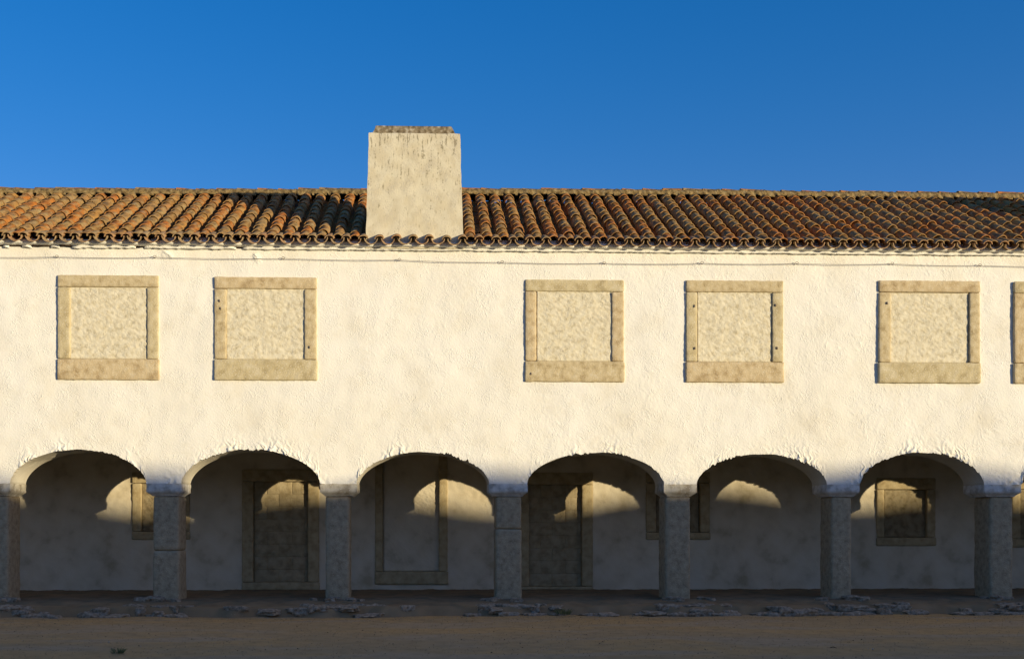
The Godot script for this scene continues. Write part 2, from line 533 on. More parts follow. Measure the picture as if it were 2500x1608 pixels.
func stone_opening(called: String, w: Array, z: float, jamb: float, lintel: float, sill: float, mats: Array, seed_v: float, proud: float) -> Node3D:
	var width: float = w[1] - w[0]
	var height: float = w[2] - w[3]
	var o := group_node(called, house, Vector3(w[0] + width * 0.5, w[3], z))
	var d := 0.14
	var zc := proud - d * 0.5
	var g := 0.004
	put("lintel", block(Vector3(width, lintel - g, d), 0.015, 0.04, 0.0045, seed_v + 1.0, 14.0), mats[0], o, Vector3(0, height - lintel * 0.5, zc))
	if sill > 0.0:
		put("sill", block(Vector3(width + 0.015, sill - g, d + 0.006), 0.016, 0.04, 0.0045, seed_v + 2.0, 14.0), mats[1], o, Vector3(0.004, sill * 0.5, zc))
	for s in [-1, 1]:
		var jw := jamb + 0.012 * sin(seed_v * 3.0 + s)
		put("jamb", block(Vector3(jw, height - lintel - sill - g, d - 0.004), 0.015, 0.04, 0.0045, seed_v + 4.0 + s, 14.0), mats[2], o, Vector3(s * (width - jw) * 0.5, sill + (height - lintel - sill) * 0.5, zc))
	return o

# rusted stubs of shutter hinges left in the stone: window, x, y
const STUBS := [[3, 3.92, 4.48], [3, 3.926, 3.86], [3, 5.125, 4.50], [3, 5.145, 3.87], [1, -3.02, 4.51], [1, -3.005, 4.40], [1, -1.72, 3.845], [2, 1.51, 3.475], [4, 6.79, 4.54]]

func make_windows() -> void:
	for i in WINS.size():
		var w: Array = WINS[i]
		var proud := 0.030 + 0.010 * smoothstep(2.0, 8.0, w[0])
		var o := stone_opening("blocked_window", w, 0.0, 0.172, 0.175, 0.305, [M.frame[i % 3], M.frame[(i + 1) % 3], M.frame[(i + 2) % 3]], 10.0 * i + 3.0, proud)
		put("infill", rough_panel(w[1] - w[0] - 0.30, 1.515 - 0.44, 0.006, 50.0 + i * 7.0), M.infill, o, Vector3(0, 0.305 + (1.515 - 0.48) * 0.5, 0.004))
		for t in STUBS:
			if t[0] == i:
				put("hinge_stub", block(Vector3(0.022, 0.036, 0.05), 0.004, 0.02, 0.005, t[1] * 9.0, 30.0), M.iron, o, Vector3(t[1] - (w[0] + w[1]) * 0.5, t[2] - w[3], proud - 0.012))

# a rendered panel: uneven front and a border that runs back behind the frame
func rough_panel(w: float, h: float, amp: float, seed_v: float) -> ArrayMesh:
	var nx := int(w / 0.02) + 1
	var ny := int(h / 0.02) + 1
	var p := PackedVector3Array()
	for j in ny:
		for i in nx:
			var x := (float(i) / (nx - 1) - 0.5) * w
			var y := (float(j) / (ny - 1) - 0.5) * h
			var s := seed_v
			var wx := x + 0.03 * n2(x + s, y, 6.0)
			var z := amp * (0.9 * maxf(nr.get_noise_2d((wx + s) * 11.0, y * 9.0), -0.3) + 0.5 * n2(x + s, y, 4.0) + 0.4 * n2(x, y + s, 21.0))
			if i == 0 or j == 0 or i == nx - 1 or j == ny - 1:
				z -= 0.05
			p.append(Vector3(x, y, z))
	return grid_mesh(p, nx, ny, Vector3(0, 0, 1))

func make_gallery() -> void:
	var step := 0.035
	var nx := int((X1 - X0) / step) + 1
	var ny := 76
	var p := PackedVector3Array()
	p.resize(nx * ny)
	for j in ny:
		for i in nx:
			var x := X0 + (X1 - X0) * i / (nx - 1)
			var y := 0.05 + 2.75 * j / (ny - 1)
			var z := BACK_Z + 0.010 * n2(x, y, 1.1) + 0.004 * n2(x, y, 7.0) + 0.003 * nr.get_noise_2d(x * 9.0, y * 9.0)
			for b in BACKS:
				if x > b[0] + 0.05 and x < b[1] - 0.05 and y < b[2] - 0.05 and y > b[3] + 0.04:
					z = BACK_Z - 0.10
			p[j * nx + i] = Vector3(x, y, z)
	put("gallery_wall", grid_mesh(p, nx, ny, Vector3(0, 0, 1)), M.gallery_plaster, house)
	put("gallery_ceiling", block(Vector3(X1 - X0 - 0.02, 0.16, WALL_T * 0.0 + 1.31), 0.004, 3.0, 0.0, 0.0), M.ceiling, house, Vector3((X0 + X1) * 0.5, 2.87, (BACK_Z - WALL_T) * 0.5 - 0.005))
	for i in BACKS.size():
		var b: Array = BACKS[i]
		var kind: String = b[7]
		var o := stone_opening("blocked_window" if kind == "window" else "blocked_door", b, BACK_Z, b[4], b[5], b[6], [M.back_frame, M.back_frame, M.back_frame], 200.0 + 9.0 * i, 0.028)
		var iw: float = b[1] - b[0] - 2.0 * b[4]
		var ih: float = b[2] - b[3] - b[5] - b[6]
		if kind == "door":
			# walled up with concrete blocks
			put("mortar_bed", rough_panel(iw + 0.04, ih + 0.04, 0.002, 300.0 + i), M.concrete, o, Vector3(0, b[6] + ih * 0.5, -0.046))
			var rows := 8
			var bh := ih / rows
			for r in rows:
				var cuts := [-iw * 0.5, -iw * 0.5 + (0.40 if r % 2 == 0 else 0.21)]
				if r % 2 == 1:
					cuts.append(-iw * 0.5 + 0.62)
				elif iw > 0.8:
					cuts.append(-iw * 0.5 + 0.81)
				cuts.append(iw * 0.5)
				for k in cuts.size() - 1:
					var bw: float = cuts[k + 1] - cuts[k]
					if bw < 0.03:
						continue
					put("concrete_block", block(Vector3(bw - 0.005, bh - 0.005, 0.06), 0.006, 0.08, 0.004, 320.0 + i * 30 + r * 3 + k, 14.0), M.concrete, o, Vector3((cuts[k] + cuts[k + 1]) * 0.5, b[6] + (r + 0.5) * bh, -0.068))
		else:
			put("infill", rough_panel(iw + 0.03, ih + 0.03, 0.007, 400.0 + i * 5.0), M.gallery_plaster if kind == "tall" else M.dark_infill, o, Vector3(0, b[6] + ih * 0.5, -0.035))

func slab(called: String, a: Vector3, b: Vector3, m: Material) -> void:
	put(called, block((b - a).abs(), 0.003, 4.0, 0.0, 0.0), m, house, (a + b) * 0.5)

func make_shell() -> void:
	var mid := -2.45
	for e in [X0, X1]:
		var st := SurfaceTool.new()
		st.begin(Mesh.PRIMITIVE_TRIANGLES)
		st.set_smooth_group(-1)
		var inn: float = e + (0.4 if e < 0.0 else -0.4)
		var prof := [Vector2(-WALL_T - 0.004, 0.0), Vector2(-WALL_T - 0.004, 5.45), Vector2(mid, 6.62), Vector2(-4.9, 5.30), Vector2(-4.9, 0.0)]
		for k in prof.size():
			var a: Vector2 = prof[k]
			var b: Vector2 = prof[(k + 1) % prof.size()]
			quad(st, Vector3(e, a.y, a.x), Vector3(e, b.y, b.x), Vector3(inn, b.y, b.x), Vector3(inn, a.y, a.x))
		for xx in [e, inn]:
			for k in range(1, prof.size() - 1):
				for v in [prof[0], prof[k], prof[k + 1]]:
					st.add_vertex(Vector3(xx, v.y, v.x))
		st.generate_normals()
		put("end_wall", st.commit(), M.gallery_plaster, house)
	slab("rear_wall", Vector3(X0 + 0.41, 0.0, -4.88), Vector3(X1 - 0.41, 5.25, -4.48), M.gallery_plaster)
	# moulding under the eaves; near the left end the render has fallen away in places
	var gaps := [[-9.0, -6.12], [-6.03, -5.85], [-5.71, -5.44], [-5.31, -5.14], [-4.22, -4.10], [-2.78, -2.69]]
	var starts := [-6.12]
	var ends := []
	for g in gaps.slice(1):
		ends.append(g[0])
		starts.append(g[1])
	ends.append(X1)
	for k in starts.size():
		var a: float = starts[k]
		var b: float = ends[k]
		var n := maxi(3, int((b - a) / 0.04))
		var p := PackedVector3Array()
		p.resize((n + 1) * 7)
		for i in n + 1:
			var x := lerpf(a, b, float(i) / n)
			var broke := smoothstep(-3.5, -5.0, x)
			var lo := 5.258 + 0.006 * n2(x, 1.0, 3.0) + 0.007 * n2(x, 4.0, 14.0) * (1.0 + broke)
			var hi := 5.42 - broke * (0.055 + 0.05 * n2(x, 6.0, 8.0))
			var zf := 0.052 + 0.006 * n2(x, 2.0, 6.0)
			if i == 0 or i == n:
				zf -= 0.03
			var q := [Vector3(x, lo + 0.012, -0.12), Vector3(x, lo + 0.004, 0.0), Vector3(x, lo, zf - 0.012), Vector3(x, lo + 0.012, zf), Vector3(x, (lo + hi) * 0.5, zf - 0.003 + 0.006 * n2(x, 3.0, 11.0)), Vector3(x, hi, zf - 0.01), Vector3(x, hi + 0.01, -0.12)]
			for j in 7:
				p[j * (n + 1) + i] = q[j]
		put("eaves_moulding", grid_mesh(p, n + 1, 7, Vector3(0, -0.2, 1)), M.plaster_plain, house)
	var nb := int((X1 - X0) / 0.03)
	var bp := PackedVector3Array()
	bp.resize(nb * 6)
	for i in nb:
		var x := X0 + (X1 - X0) * i / (nb - 1)
		var zf := 0.115 + 0.012 * n2(x, 7.0, 5.0)
		var lo := 5.306 + 0.006 * n2(x, 17.0, 6.0)
		var q := [Vector3(x, 5.30, 0.0), Vector3(x, lo - 0.014, 0.045), Vector3(x, lo, zf - 0.02), Vector3(x, lo + 0.015, zf), Vector3(x, 5.36, zf - 0.008), Vector3(x, 5.375, zf - 0.05)]
		for j in 6:
			bp[j * nb + i] = q[j]
	put("eaves_bedding", grid_mesh(bp, nb, 6, Vector3(0, -0.4, 1)), M.plaster_plain, house)
	slab("wall_plate", Vector3(X0 + 0.02, 5.277, -0.50), Vector3(X1 - 0.02, 5.36, -0.13), M.wood)
	put("rafter_end", block(Vector3(0.17, 0.045, 0.3), 0.008, 0.1, 0.006, 5.0), M.wood, house, Vector3(-5.225, 5.305, -0.09))
	put("rafter_end", block(Vector3(0.24, 0.05, 0.3), 0.008, 0.1, 0.006, 6.0), M.wood, house, Vector3(-5.58, 5.305, -0.10))

# ---------------------------------------------------------------- roof
const CLAY := [[0.50, 0.180, 0.035], [0.55, 0.215, 0.045], [0.46, 0.190, 0.045], [0.38, 0.195, 0.055], [0.50, 0.265, 0.075], [0.42, 0.245, 0.085], [0.58, 0.200, 0.042], [0.34, 0.165, 0.055]]

func clay(k: int) -> Color:
	var c: Array = CLAY[k % CLAY.size()]
	return Color(c[0], c[1], c[2])

# one tile in its own frame: x across, y out of the roof, -z up the slope; convex (cover) or hollow (pan)
func add_tile(st: SurfaceTool, xf: Transform3D, length: float, r0: float, r1: float, rise: float, lift0: float, lift1: float, convex: bool, base: Color, seed_v: float, segs := 7) -> void:
	var rows := 3
	var th := 0.012
	var s := 1.0 if convex else -1.0
	var rings := []
	for j in rows + 1:
		var t := float(j) / rows
		var r := lerpf(r0, r1, t)
		var ring := []
		for i in segs + 1:
			var a := PI * i / segs
			var wob := 1.0 + 0.05 * ns.get_noise_2d(seed_v * 3.1 + i * 0.3, j * 0.7)
			ring.append(Vector3(-cos(a) * r * wob, lerpf(lift0, lift1, t) + s * sin(a) * r * rise * wob, -t * length + 0.008 * ns.get_noise_2d(seed_v + i * 0.8, 9.0) * (1.0 - t)))
		rings.append(ring)
	var lip := []
	for i in segs + 1:
		var a := PI * i / segs
		var v: Vector3 = rings[0][i]
		lip.append(v + Vector3(cos(a) * th, -s * sin(a) * th, 0.0) if convex else v + Vector3(cos(a) * th, sin(a) * th, 0.0))
	var lichen := Color(0.40, 0.29, 0.125)
	var pale := Color(0.42, 0.33, 0.19)
	var dark := Color(0.085, 0.06, 0.04)
	var cols := []
	for j in rows + 1:
		var rc := []
		for i in segs + 1:
			var c := base
			var n := ns.get_noise_2d(seed_v * 5.3 + i * 0.42, j * 0.85 + seed_v)
			c = c.lerp(lichen, 0.8 * smoothstep(0.1, 0.6, n))
			c = c.lerp(pale, 0.6 * smoothstep(0.42, 0.65, ns.get_noise_2d(seed_v * 2.3 + i * 0.7, j * 1.1 + 50.0)))
			c = c.lerp(dark, 0.75 * smoothstep(0.2, 0.6, -ns.get_noise_2d(seed_v * 7.7 + i * 0.5, j * 0.9 + 90.0)))
			rc.append(c)
		cols.append(rc)
	var edge := base.lerp(Color(0.48, 0.31, 0.15), 0.35)
	st.set_smooth_group(0)
	for j in rows:
		for i in segs:
			for k in [[j, i], [j + 1, i], [j + 1, i + 1], [j, i], [j + 1, i + 1], [j, i + 1]]:
				st.set_color(cols[k[0]][k[1]])
				st.add_vertex(xf * rings[k[0]][k[1]])
	st.set_smooth_group(1)
	st.set_color(edge)
	for i in segs:
		quad(st, xf * lip[i], xf * rings[0][i], xf * rings[0][i + 1], xf * lip[i + 1])
	st.set_smooth_group(2)
	st.set_color(base.lerp(dark, 0.25))
	for i in segs:
		var d0 := Vector3(0, 0, -length * 0.7)
		quad(st, xf * lip[i], xf * lip[i + 1], xf * (lip[i + 1] + d0 + Vector3(0, lift1 - lift0, 0) * 0.7), xf * (lip[i] + d0 + Vector3(0, lift1 - lift0, 0) * 0.7))

func sag(x: float) -> float:
	return lerpf(-0.055, 0.03, smoothstep(-7.0, 5.5, x)) + 0.008 * n2(x, 5.0, 0.5)

func roof_y(x: float, z: float) -> float:
	return 5.340 + (0.16 - z) * SLOPE + sag(x) * clampf((0.16 - z) / 2.6, 0.0, 1.0)

func near_chimney(x: float, z: float, m: float) -> bool:
	for c in CHIMS:
		if x > c[0] - m and x < c[1] + m and z > -0.30:
			return true
	return false

func make_roof() -> void:
	var roof := group_node("roof", house, Vector3(0, 5.3, 0))
	var up := atan(SLOPE)
	var tilt := Basis(Vector3.RIGHT, up)
	var ccos := cos(up)
	var deck := SurfaceTool.new()
	deck.begin(Mesh.PRIMITIVE_TRIANGLES)
	deck.set_smooth_group(-1)
	var prof := [Vector2(0.06, 5.32), Vector2(-2.45, 6.70), Vector2(-5.1, 5.30), Vector2(-5.1, 5.22), Vector2(-2.45, 6.60), Vector2(0.02, 5.28)]
	for k in prof.size():
		var a: Vector2 = prof[k]
		var b: Vector2 = prof[(k + 1) % prof.size()]
		quad(deck, Vector3(X0 - 0.1, a.y - 5.3, a.x), Vector3(X1 + 0.1, a.y - 5.3, a.x), Vector3(X1 + 0.1, b.y - 5.3, b.x), Vector3(X0 - 0.1, b.y - 5.3, b.x))
	deck.generate_normals()
	put("roof_deck", deck.commit(), M.wood, roof)
	# sixteen cover tiles to draw from for the ones that are tiles of their own
	var kinds := []
	for k in 16:
		var st := SurfaceTool.new()
		st.begin(Mesh.PRIMITIVE_TRIANGLES)
		add_tile(st, Transform3D.IDENTITY, 0.37, 0.087 + 0.004 * sin(k * 2.3), 0.070, 1.05, 0.015, 0.0, true, clay(k) if k < 9 else clay(k).lerp(Color(0.42, 0.27, 0.11), 0.6), 11.0 + k * 1.37)
		st.generate_normals()
		kinds.append(st.commit())
	var rest := SurfaceTool.new()
	rest.begin(Mesh.PRIMITIVE_TRIANGLES)
	rng.seed = 77
	var courses := 11
	var expo := 2.575 / ccos / courses
	var single := 0
	for course in courses:
		for k in range(-40, 55):
			var x0 := TILE_X + PITCH * k
			if x0 < X0 or x0 > X1:
				continue
			for pan in [false, true]:
				var x: float = x0 + (PITCH * 0.5 if pan else 0.0) + 0.012 * n2(x0 * 3.0, course * 0.35 + (40.0 if pan else 0.0), 1.0) + rng.randf_range(-0.005, 0.005)
				var z := 0.125 - course * expo * ccos + rng.randf_range(-0.018, 0.018)
				var turn := rng.randf_range(-0.05, 0.05)
				var tone := rng.randi() % 9 if rng.randf() > 0.45 + 0.6 * n2(x * 0.8, z + course * 0.1, 0.9) else 9 + rng.randi() % 7
				if near_chimney(x, z, 0.02):
					continue
				var y := roof_y(x, z) - 5.3 + 0.006 * n2(x, z, 1.3) + (0.0 if pan else rng.randf_range(-0.004, 0.006))
				var xf := Transform3D(tilt * Basis(Vector3.UP, turn), Vector3(x, y, z))
				if pan:
					if course == 0:
						xf.origin += tilt * Vector3(0, 0, -0.05)
					add_tile(rest, xf, 0.37, 0.084, 0.096, 0.75, 0.0, -0.012, false, clay(tone + 3), x * 3.0 + course, 5)
				elif single < 300 and x > -6.35 and x < 9.1 and course < 5:
					single += 1
					var o := put("roof_tile", kinds[tone], M.tile, roof)
					o.transform = xf
				else:
					add_tile(rest, xf, 0.37, 0.087, 0.070, 1.05, 0.015, 0.0, true, clay(tone) if tone < 9 else clay(tone).lerp(Color(0.42, 0.27, 0.11), 0.6), x * 1.7 + course * 3.1)
	rest.generate_normals()
	var r := put("upper_roof_tiles", rest.commit(), M.tile, roof)
	r.set_meta("kind", "stuff")
	# the double eaves course: hollow tiles under the covers, with narrow ones bridging between them
	var pans := []
	var bridges := []
	for k in 8:
		var st := SurfaceTool.new()
		st.begin(Mesh.PRIMITIVE_TRIANGLES)
		add_tile(st, Transform3D.IDENTITY, 0.42, 0.102, 0.09, 0.88, 0.0, 0.0, false, clay(k + 2).lerp(Color(0.56, 0.46, 0.31), 0.55), 70.0 + k * 1.9)
		st.generate_normals()
		pans.append(st.commit())
		st = SurfaceTool.new()
		st.begin(Mesh.PRIMITIVE_TRIANGLES)
		add_tile(st, Transform3D.IDENTITY, 0.30, 0.070, 0.062, 0.80, 0.0, 0.0, true, clay(k).lerp(Color(0.50, 0.39, 0.25), 0.45), 90.0 + k * 1.3)
		st.generate_normals()
		bridges.append(st.commit())
	var flat := Basis(Vector3.RIGHT, up * 0.72)
	for k in range(-30, 38):
		var x0 := TILE_X + PITCH * k
		if x0 < X0 + 0.1 or x0 > 9.5:
			continue
		var o := put("eaves_tile", pans[absi(k * 5 + 3) % 8], M.tile, roof)
		o.transform = Transform3D(flat * Basis(Vector3.UP, rng.randf_range(-0.03, 0.03)) * Basis(Vector3.BACK, rng.randf_range(-0.06, 0.06)), Vector3(x0 + rng.randf_range(-0.006, 0.006), 5.385 - 5.3 + rng.randf_range(-0.005, 0.005), 0.225 + rng.randf_range(-0.010, 0.010)))
		o = put("eaves_tile", bridges[absi(k * 3 + 1) % 8], M.tile, roof)
		o.transform = Transform3D(flat * Basis(Vector3.UP, rng.randf_range(-0.03, 0.03)), Vector3(x0 + PITCH * 0.5 + rng.randf_range(-0.006, 0.006), 5.376 - 5.3 + rng.randf_range(-0.004, 0.004), 0.222 + rng.randf_range(-0.010, 0.010)))
	# ridge: half-round tiles bedded in rough mortar
	var nx := int((X1 - X0) / 0.03)
	var p := PackedVector3Array()
	p.resize(nx * 9)
	for i in nx:
		var x := X0 + (X1 - X0) * i / (nx - 1)
		for j in 9:
			var a := -0.45 + (PI + 0.9) * j / 8.0
			var rr := 0.094 + 0.010 * n2(x, j * 0.3, 7.0) + 0.009 * n2(x, j * 0.2, 22.0)
			p[j * nx + i] = Vector3(x, roof_y(x, -2.45) - 5.3 + 0.03 + sin(a) * rr * 1.02, -2.45 + cos(a) * rr * 1.75)
	put("ridge_mortar", grid_mesh(p, nx, 9, Vector3(0, 1, 0.3)), M.mortar, roof)
	var ridges := []
	for k in 6:
		var st := SurfaceTool.new()
		st.begin(Mesh.PRIMITIVE_TRIANGLES)
		add_tile(st, Transform3D.IDENTITY, 0.40, 0.088, 0.078, 0.95, 0.010, 0.0, true, clay([0, 6, 1, 2, 4, 3][k]), 130.0 + k * 2.7)
		st.generate_normals()
		ridges.append(st.commit())
	var along := Basis(Vector3.UP, -PI / 2.0)
	var rx := X0 + 0.1
	var n := 0
	while rx < 11.0:
		var o := put("ridge_tile", ridges[absi(n * 7 + (n / 3)) % 6], M.tile, roof)
		o.transform = Transform3D(Basis(Vector3.BACK, rng.randf_range(-0.03, 0.035)) * along, Vector3(rx, roof_y(rx, -2.45) - 5.3 + 0.060 + rng.randf_range(-0.008, 0.010), -2.45))
		rx += 0.34 + rng.randf_range(-0.02, 0.02)
		n += 1

func make_chimneys() -> void:
	for i in CHIMS.size():
		var c: Array = CHIMS[i]
		var mid: float = (c[0] + c[1]) * 0.5
		var o := group_node("chimney", house, Vector3(mid, 5.28, 0))
		var l: float = c[0] - mid
		var r: float = c[1] - mid
		put("stack", loft([[0.0, l - 0.003, r + 0.003, -0.36, 0.065], [0.9, l + 0.021, r - 0.028, -0.355, 0.036], [1.69, l + 0.038, r - 0.048, -0.35, 0.01], [1.70, l + 0.046, r - 0.056, -0.343, 0.003]], 0.05, 0.006, 600.0 + i * 30, 5.0), M.chimney, o)
		put("cap", loft([[1.702, l + 0.085, r - 0.10, -0.315, -0.03], [1.725, l + 0.100, r - 0.125, -0.305, -0.04], [1.78, l + 0.125, r - 0.15, -0.29, -0.055], [1.832, l + 0.143, r - 0.175, -0.27, -0.075]], 0.03, 0.004, 640.0 + i * 9, 12.0), M.cap, o)

# ---------------------------------------------------------------- ground
func floor_y(x: float, z: float) -> float:
	var y := 0.0
	if z < 0.1:
		y = lerpf(0.205, 0.170, smoothstep(BACK_Z, 0.0, z))
	else:
		var edge := 0.78 + 0.16 * n2(x, 0.0, 0.7) + 0.05 * n2(x, 3.0, 3.0)
		y = lerpf(0.170, 0.125, smoothstep(0.1, 0.6, z))
		y = lerpf(y, -0.04, smoothstep(edge - 0.12, edge + 0.10, z))
	return y + 0.010 * n2(x, z, 2.3) + 0.006 * n2(x, z, 9.0)

func make_ground() -> void:
	var xs := [-400.0, -120.0, -50.0, -25.0, -14.0]
	var x := -10.0
	while x < 14.5:
		xs.append(x)
		x += 0.09
	xs.append_array([18.0, 26.0, 45.0, 80.0, 160.0, 400.0])
	var zs := [-400.0, -100.0, -30.0, -8.0, -2.0, 0.3]
	var z := 0.6
	while z < 9.0:
		zs.append(z)
		z += 0.05 + maxf(0.0, z - 2.0) * 0.012
	zs.append_array([11.0, 14.0, 18.0, 25.0, 40.0, 80.0, 160.0, 400.0])
	var nx := xs.size()
	var p := PackedVector3Array()
	var cols := PackedColorArray()
	for zz in zs:
		for xx in xs:
			var far: bool = absf(xx) > 15.0 or zz > 11.0 or zz < 0.5
			var y := 0.0 if far else 0.012 * n2(xx, zz, 0.7) + 0.003 * n2(xx, zz, 4.0)
			p.append(Vector3(xx, y, zz))
			var t := 0.5 + 0.5 * n2(xx * 0.22, zz * 0.9, 1.0) + 0.25 * n2(xx, zz, 2.4)
			var c := Color(0.39, 0.265, 0.125).lerp(Color(0.46, 0.29, 0.115), smoothstep(0.2, 0.9, t))
			c = c.lerp(Color(0.40, 0.285, 0.15), smoothstep(0.1, 0.6, n2(xx * 0.5 + 60.0, zz * 1.5, 0.8)))
			cols.append(c)
	var g := put("ground", grid_mesh(p, nx, zs.size(), Vector3.UP, cols), M.earth, self)
	g.set_meta("kind", "structure")
	# earth floor of the gallery and the worn bank in front of the columns
	nx = int((X1 - X0) / 0.05) + 1
	var nz := 62
	p = PackedVector3Array()
	cols = PackedColorArray()
	for j in nz:
		var fz := lerpf(BACK_Z - 0.05, 1.12, pow(float(j) / (nz - 1), 0.72))
		for i in nx:
			var fx := X0 + (X1 - X0) * i / (nx - 1)
			p.append(Vector3(fx, floor_y(fx, fz), fz))
			var t := 0.5 + 0.5 * n2(fx, fz, 1.6)
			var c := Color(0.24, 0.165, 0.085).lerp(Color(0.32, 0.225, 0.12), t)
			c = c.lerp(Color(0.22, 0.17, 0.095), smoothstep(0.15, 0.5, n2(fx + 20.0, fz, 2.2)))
			cols.append(c)
	g = put("gallery_floor", grid_mesh(p, nx, nz, Vector3.UP, cols), M.earth, self)
	g.set_meta("kind", "structure")
	# worn stones along the edge of the bank, thickest in front of the columns
	var ledge := group_node("stone_ledge", self)
	ledge.set_meta("kind", "structure")
	rng.seed = 501
	var shapes := []
	for k in 9:
		shapes.append(block(Vector3(1, 1, 1) * 0.3, 0.055, 0.05, 0.045, 700.0 + k * 13.0, 5.0))
	var sx := -6.9
	while sx < 9.6:
		var close := 1.0
		for c in CAPS:
			close = minf(close, absf(sx - (c[0] + c[1]) * 0.5 - 0.1) / 1.1)
		if rng.randf() < 1.3 - close * 0.75:
			for row in (2 if close < 0.5 else 1):
				var w := rng.randf_range(0.12, 0.34)
				var h := rng.randf_range(0.06, 0.13)
				var d := rng.randf_range(0.12, 0.24)
				var pz := rng.randf_range(0.70, 0.88) - row * 0.22
				var px := sx + rng.randf_range(-0.08, 0.08)
				var o := put("ledge_stone", shapes[rng.randi() % 9], M.rock, ledge)
				var by := clampf(floor_y(px, pz), 0.01, 0.12)
				o.transform = Transform3D(Basis(Vector3.UP, rng.randf_range(-0.35, 0.35)) * Basis(Vector3.RIGHT, rng.randf_range(-0.12, 0.12)) * Basis.from_scale(Vector3(w, h, d) / 0.3), Vector3(px, by - h * 0.25, pz))
		sx += rng.randf_range(0.10, 0.20)
	# stones packed round the feet of the columns
	for c in CAPS:
		var mid: float = (c[0] + c[1]) * 0.5
		if mid < -6.6 or mid > 9.0:
			continue
		for k in 5:
			var w := rng.randf_range(0.10, 0.24)
			var px := mid + rng.randf_range(-0.42, 0.42)
			var pz := rng.randf_range(0.02, 0.26)
			var o := put("ledge_stone", shapes[rng.randi() % 9], M.rock, ledge)
			o.transform = Transform3D(Basis(Vector3.UP, rng.randf_range(-1, 1)) * Basis.from_scale(Vector3(w, w * 0.45, w * 0.7) / 0.3), Vector3(px, floor_y(px, pz) + 0.006, pz))
	# loose gravel
	rng.seed = 909
	var mm := MultiMesh.new()
	mm.transform_format = MultiMesh.TRANSFORM_3D
	mm.use_colors = true
	mm.mesh = block(Vector3(1, 0.7, 0.9), 0.28, 0.5, 0.2, 33.0, 1.2)
	mm.instance_count = 14000
	for i in mm.instance_count:
		var pz := 0.85 + 6.2 * pow(rng.randf(), 1.5)
		var px := rng.randf_range(-7.0, 9.8)
		var s := rng.randf_range(0.003, 0.009) * (1.0 if rng.randf() < 0.96 else 1.8)
		var gy := maxf(0.012 * n2(px, pz, 0.7) + 0.003 * n2(px, pz, 4.0), floor_y(px, pz) if pz < 1.1 else -1.0)
		mm.set_instance_transform(i, Transform3D(Basis(Vector3.UP, rng.randf() * TAU) * Basis.from_scale(Vector3.ONE * s), Vector3(px, gy + s * 0.25, pz)))
		var t := rng.randf()
		mm.set_instance_color(i, Color(0.30, 0.21, 0.11).lerp(Color(0.50, 0.38, 0.23), t * t) if t < 0.97 else Color(0.5, 0.47, 0.42))
	var gr := MultiMeshInstance3D.new()
	gr.name = "gravel"
	gr.multimesh = mm
	gr.material_override = M.gravel
	gr.set_meta("kind", "stuff")
	gr.set_meta("label", "fine brown gravel strewn over the dirt court")
	gr.set_meta("category", "gravel")
	add_child(gr)

func grass_tuft(called: String, at: Vector3, spread: float, height: float, blades: int, seed_v: int, label: String) -> void:
	rng.seed = seed_v
	var st := SurfaceTool.new()
	st.begin(Mesh.PRIMITIVE_TRIANGLES)
	st.set_smooth_group(-1)
	for k in blades:
		var a := rng.randf() * TAU
		var root := Vector3(cos(a), 0, sin(a)) * spread * 0.45 * sqrt(rng.randf())
		var dir := Vector3(root.x * 1.5 / spread + rng.randf_range(-0.35, 0.35), 1.0, root.z * 1.5 / spread + rng.randf_range(-0.35, 0.35)).normalized()
		var side := Vector3(-sin(a + 1.0), 0, cos(a + 1.0)) * rng.randf_range(0.0018, 0.0035)
		var l := height * rng.randf_range(0.5, 1.1)
		var droop := Vector3(dir.x, -0.35, dir.z) * l * rng.randf_range(0.1, 0.45)
		var m := root + dir * l * 0.6
		var e := root + dir * l + droop
		quad(st, root - side, root + side, m + side * 0.8, m - side * 0.8)
		for v in [m - side * 0.8, m + side * 0.8, e]:
			st.add_vertex(v)
	st.generate_normals()
	tag(put(called, st.commit(), M.grass, self, at), label, "grass", "grass tufts in the court")

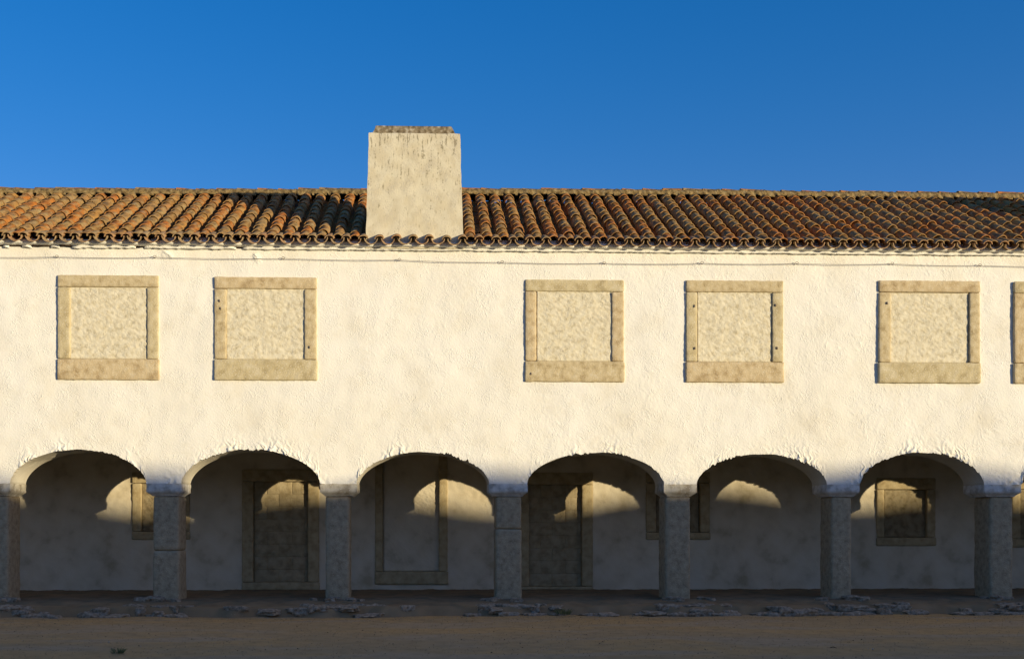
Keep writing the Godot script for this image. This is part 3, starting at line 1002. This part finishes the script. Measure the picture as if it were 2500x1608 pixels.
func make_small_things() -> void:
	var pts := []
	var hooks := [[-8.9, 5.115], [-6.7, 5.12], [-5.347, 5.125], [-3.949, 5.131], [-2.098, 5.128], [-0.413, 5.120], [1.088, 5.098], [2.585, 5.096], [4.031, 5.108], [5.443, 5.115], [6.87, 5.122], [8.188, 5.109], [9.6, 5.11], [11.2, 5.11], [13.5, 5.11]]
	var cable := group_node("cable", self, Vector3(X0, 5.1, 0.02))
	tag(cable, "thin wire strung along the white wall below the roof edge", "cable")
	for i in hooks.size() - 1:
		for k in 6:
			var t := k / 6.0
			var yy: float = lerpf(hooks[i][1], hooks[i + 1][1], t) - 0.012 * sin(PI * t)
			pts.append(Vector3(lerpf(hooks[i][0], hooks[i + 1][0], t) - X0, yy - 5.1, 0.014))
	put("wire", tube(pts, 0.0038), M.cable, cable)
	for hk in hooks:
		if hk[0] < -6.3 or hk[0] > 9.0:
			continue
		var ring := []
		for k in 13:
			ring.append(Vector3(cos(TAU * k / 12.0) * 0.022, sin(TAU * k / 12.0) * 0.015, 0.006 * sin(TAU * k / 12.0)))
		put("hook", tube(ring, 0.0035, 5), M.iron, cable, Vector3(hk[0] - X0, hk[1] - 5.1 + 0.008, 0.016))
	grass_tuft("grass_tuft", Vector3(-3.06, 0.0, 5.08), 0.13, 0.075, 90, 21, "small green grass tuft alone on the brown dirt, lower left")
	grass_tuft("grass_tuft", Vector3(1.88, 0.03, 0.93), 0.20, 0.11, 140, 22, "dark grass tuft at the stone ledge, right of the middle column")
	rng.seed = 31
	for t in [[2.93, 0.0, 5.9, "dark dry twig lying on the dirt below the fourth arch"], [4.15, 0.0, 4.9, "thin dry twig lying on the dirt below the fifth arch"]]:
		var tp := []
		for k in 6:
			tp.append(Vector3(-0.05 + k * 0.02, 0.008 + 0.006 * sin(k * 1.4 + t[0]), 0.012 * sin(k * 0.9)))
		tag(put("dry_twig", tube(tp, 0.004, 5), M.wood, self, Vector3(t[0], t[1] + 0.002, t[2])), t[3], "twig", "twigs on the dirt")

# the matching wing across the court, behind the viewer: its roof throws the shade that covers the court
# its old ridge sags and swells along its length
func wing_ridge(x: float) -> float:
	var at := [31.0, 33.5, 34.3, 34.9, 36.0, 36.95, 37.9, 38.5, 39.4, 40.8, 41.8, 43.4, 44.45, 45.6, 46.75, 48.0]
	var up := [-0.26, 0.02, -0.14, -0.26, -0.24, -0.06, 0.03, 0.0, -0.07, -0.24, -0.20, 0.02, 0.15, 0.03, -0.18, -0.06]
	var d := 0.09 * n2(x, 0.0, 0.35) - 0.06
	for i in at.size() - 1:
		if x >= at[i] and x < at[i + 1]:
			d = lerpf(up[i], up[i + 1], smoothstep(at[i], at[i + 1], x))
	return 7.0 + d

func make_opposite_wing() -> void:
	var o := group_node("opposite_wing", self, Vector3(24, 0, 30.2))
	tag(o, "long low white wing with tiled roof on the far side of the court", "house")
	var l := -42.0
	var r := 46.0
	put("wall", block(Vector3(r - l, 5.3, 4.6), 0.01, 10.0, 0.0, 0.0), M.gallery_plaster, o, Vector3((l + r) * 0.5, 2.65, 0))
	var st := SurfaceTool.new()
	st.begin(Mesh.PRIMITIVE_TRIANGLES)
	st.set_smooth_group(-1)
	var n := 176
	for i in n:
		var a := lerpf(l, r, float(i) / n)
		var b := lerpf(l, r, float(i + 1) / n)
		var ya := wing_ridge(a + 24.0)
		var yb := wing_ridge(b + 24.0)
		for s in [-2.6, 2.6]:
			quad(st, Vector3(a, 5.303, s), Vector3(b, 5.303, s), Vector3(b, yb, 0), Vector3(a, ya, 0))
	for xx in [l, r]:
		for v in [Vector2(-2.6, 5.303), Vector2(0, 6.97), Vector2(2.6, 5.303)]:
			st.add_vertex(Vector3(xx, v.y, v.x))
	st.generate_normals()
	put("roof", st.commit(), M.mortar, o)

func _ready() -> void:
	ns.noise_type = FastNoiseLite.TYPE_SIMPLEX_SMOOTH
	ns.frequency = 1.0
	ns.fractal_type = FastNoiseLite.FRACTAL_NONE
	ns.seed = 5
	nr.noise_type = FastNoiseLite.TYPE_SIMPLEX_SMOOTH
	nr.frequency = 1.0
	nr.fractal_type = FastNoiseLite.FRACTAL_RIDGED
	nr.fractal_octaves = 2
	nr.seed = 9
	make_view()
	make_materials()
	M.plaster_plain = M.plaster.duplicate()
	M.plaster_plain.vertex_color_use_as_albedo = false
	make_ground()
	house = group_node("arcaded_house", self)
	tag(house, "long two-storey whitewashed house with arcade, blocked windows and terracotta tiled roof", "house")
	make_arcade_wall()
	make_columns()
	make_windows()
	make_gallery()
	make_shell()
	make_roof()
	make_chimneys()
	make_opposite_wing()
	make_small_things()
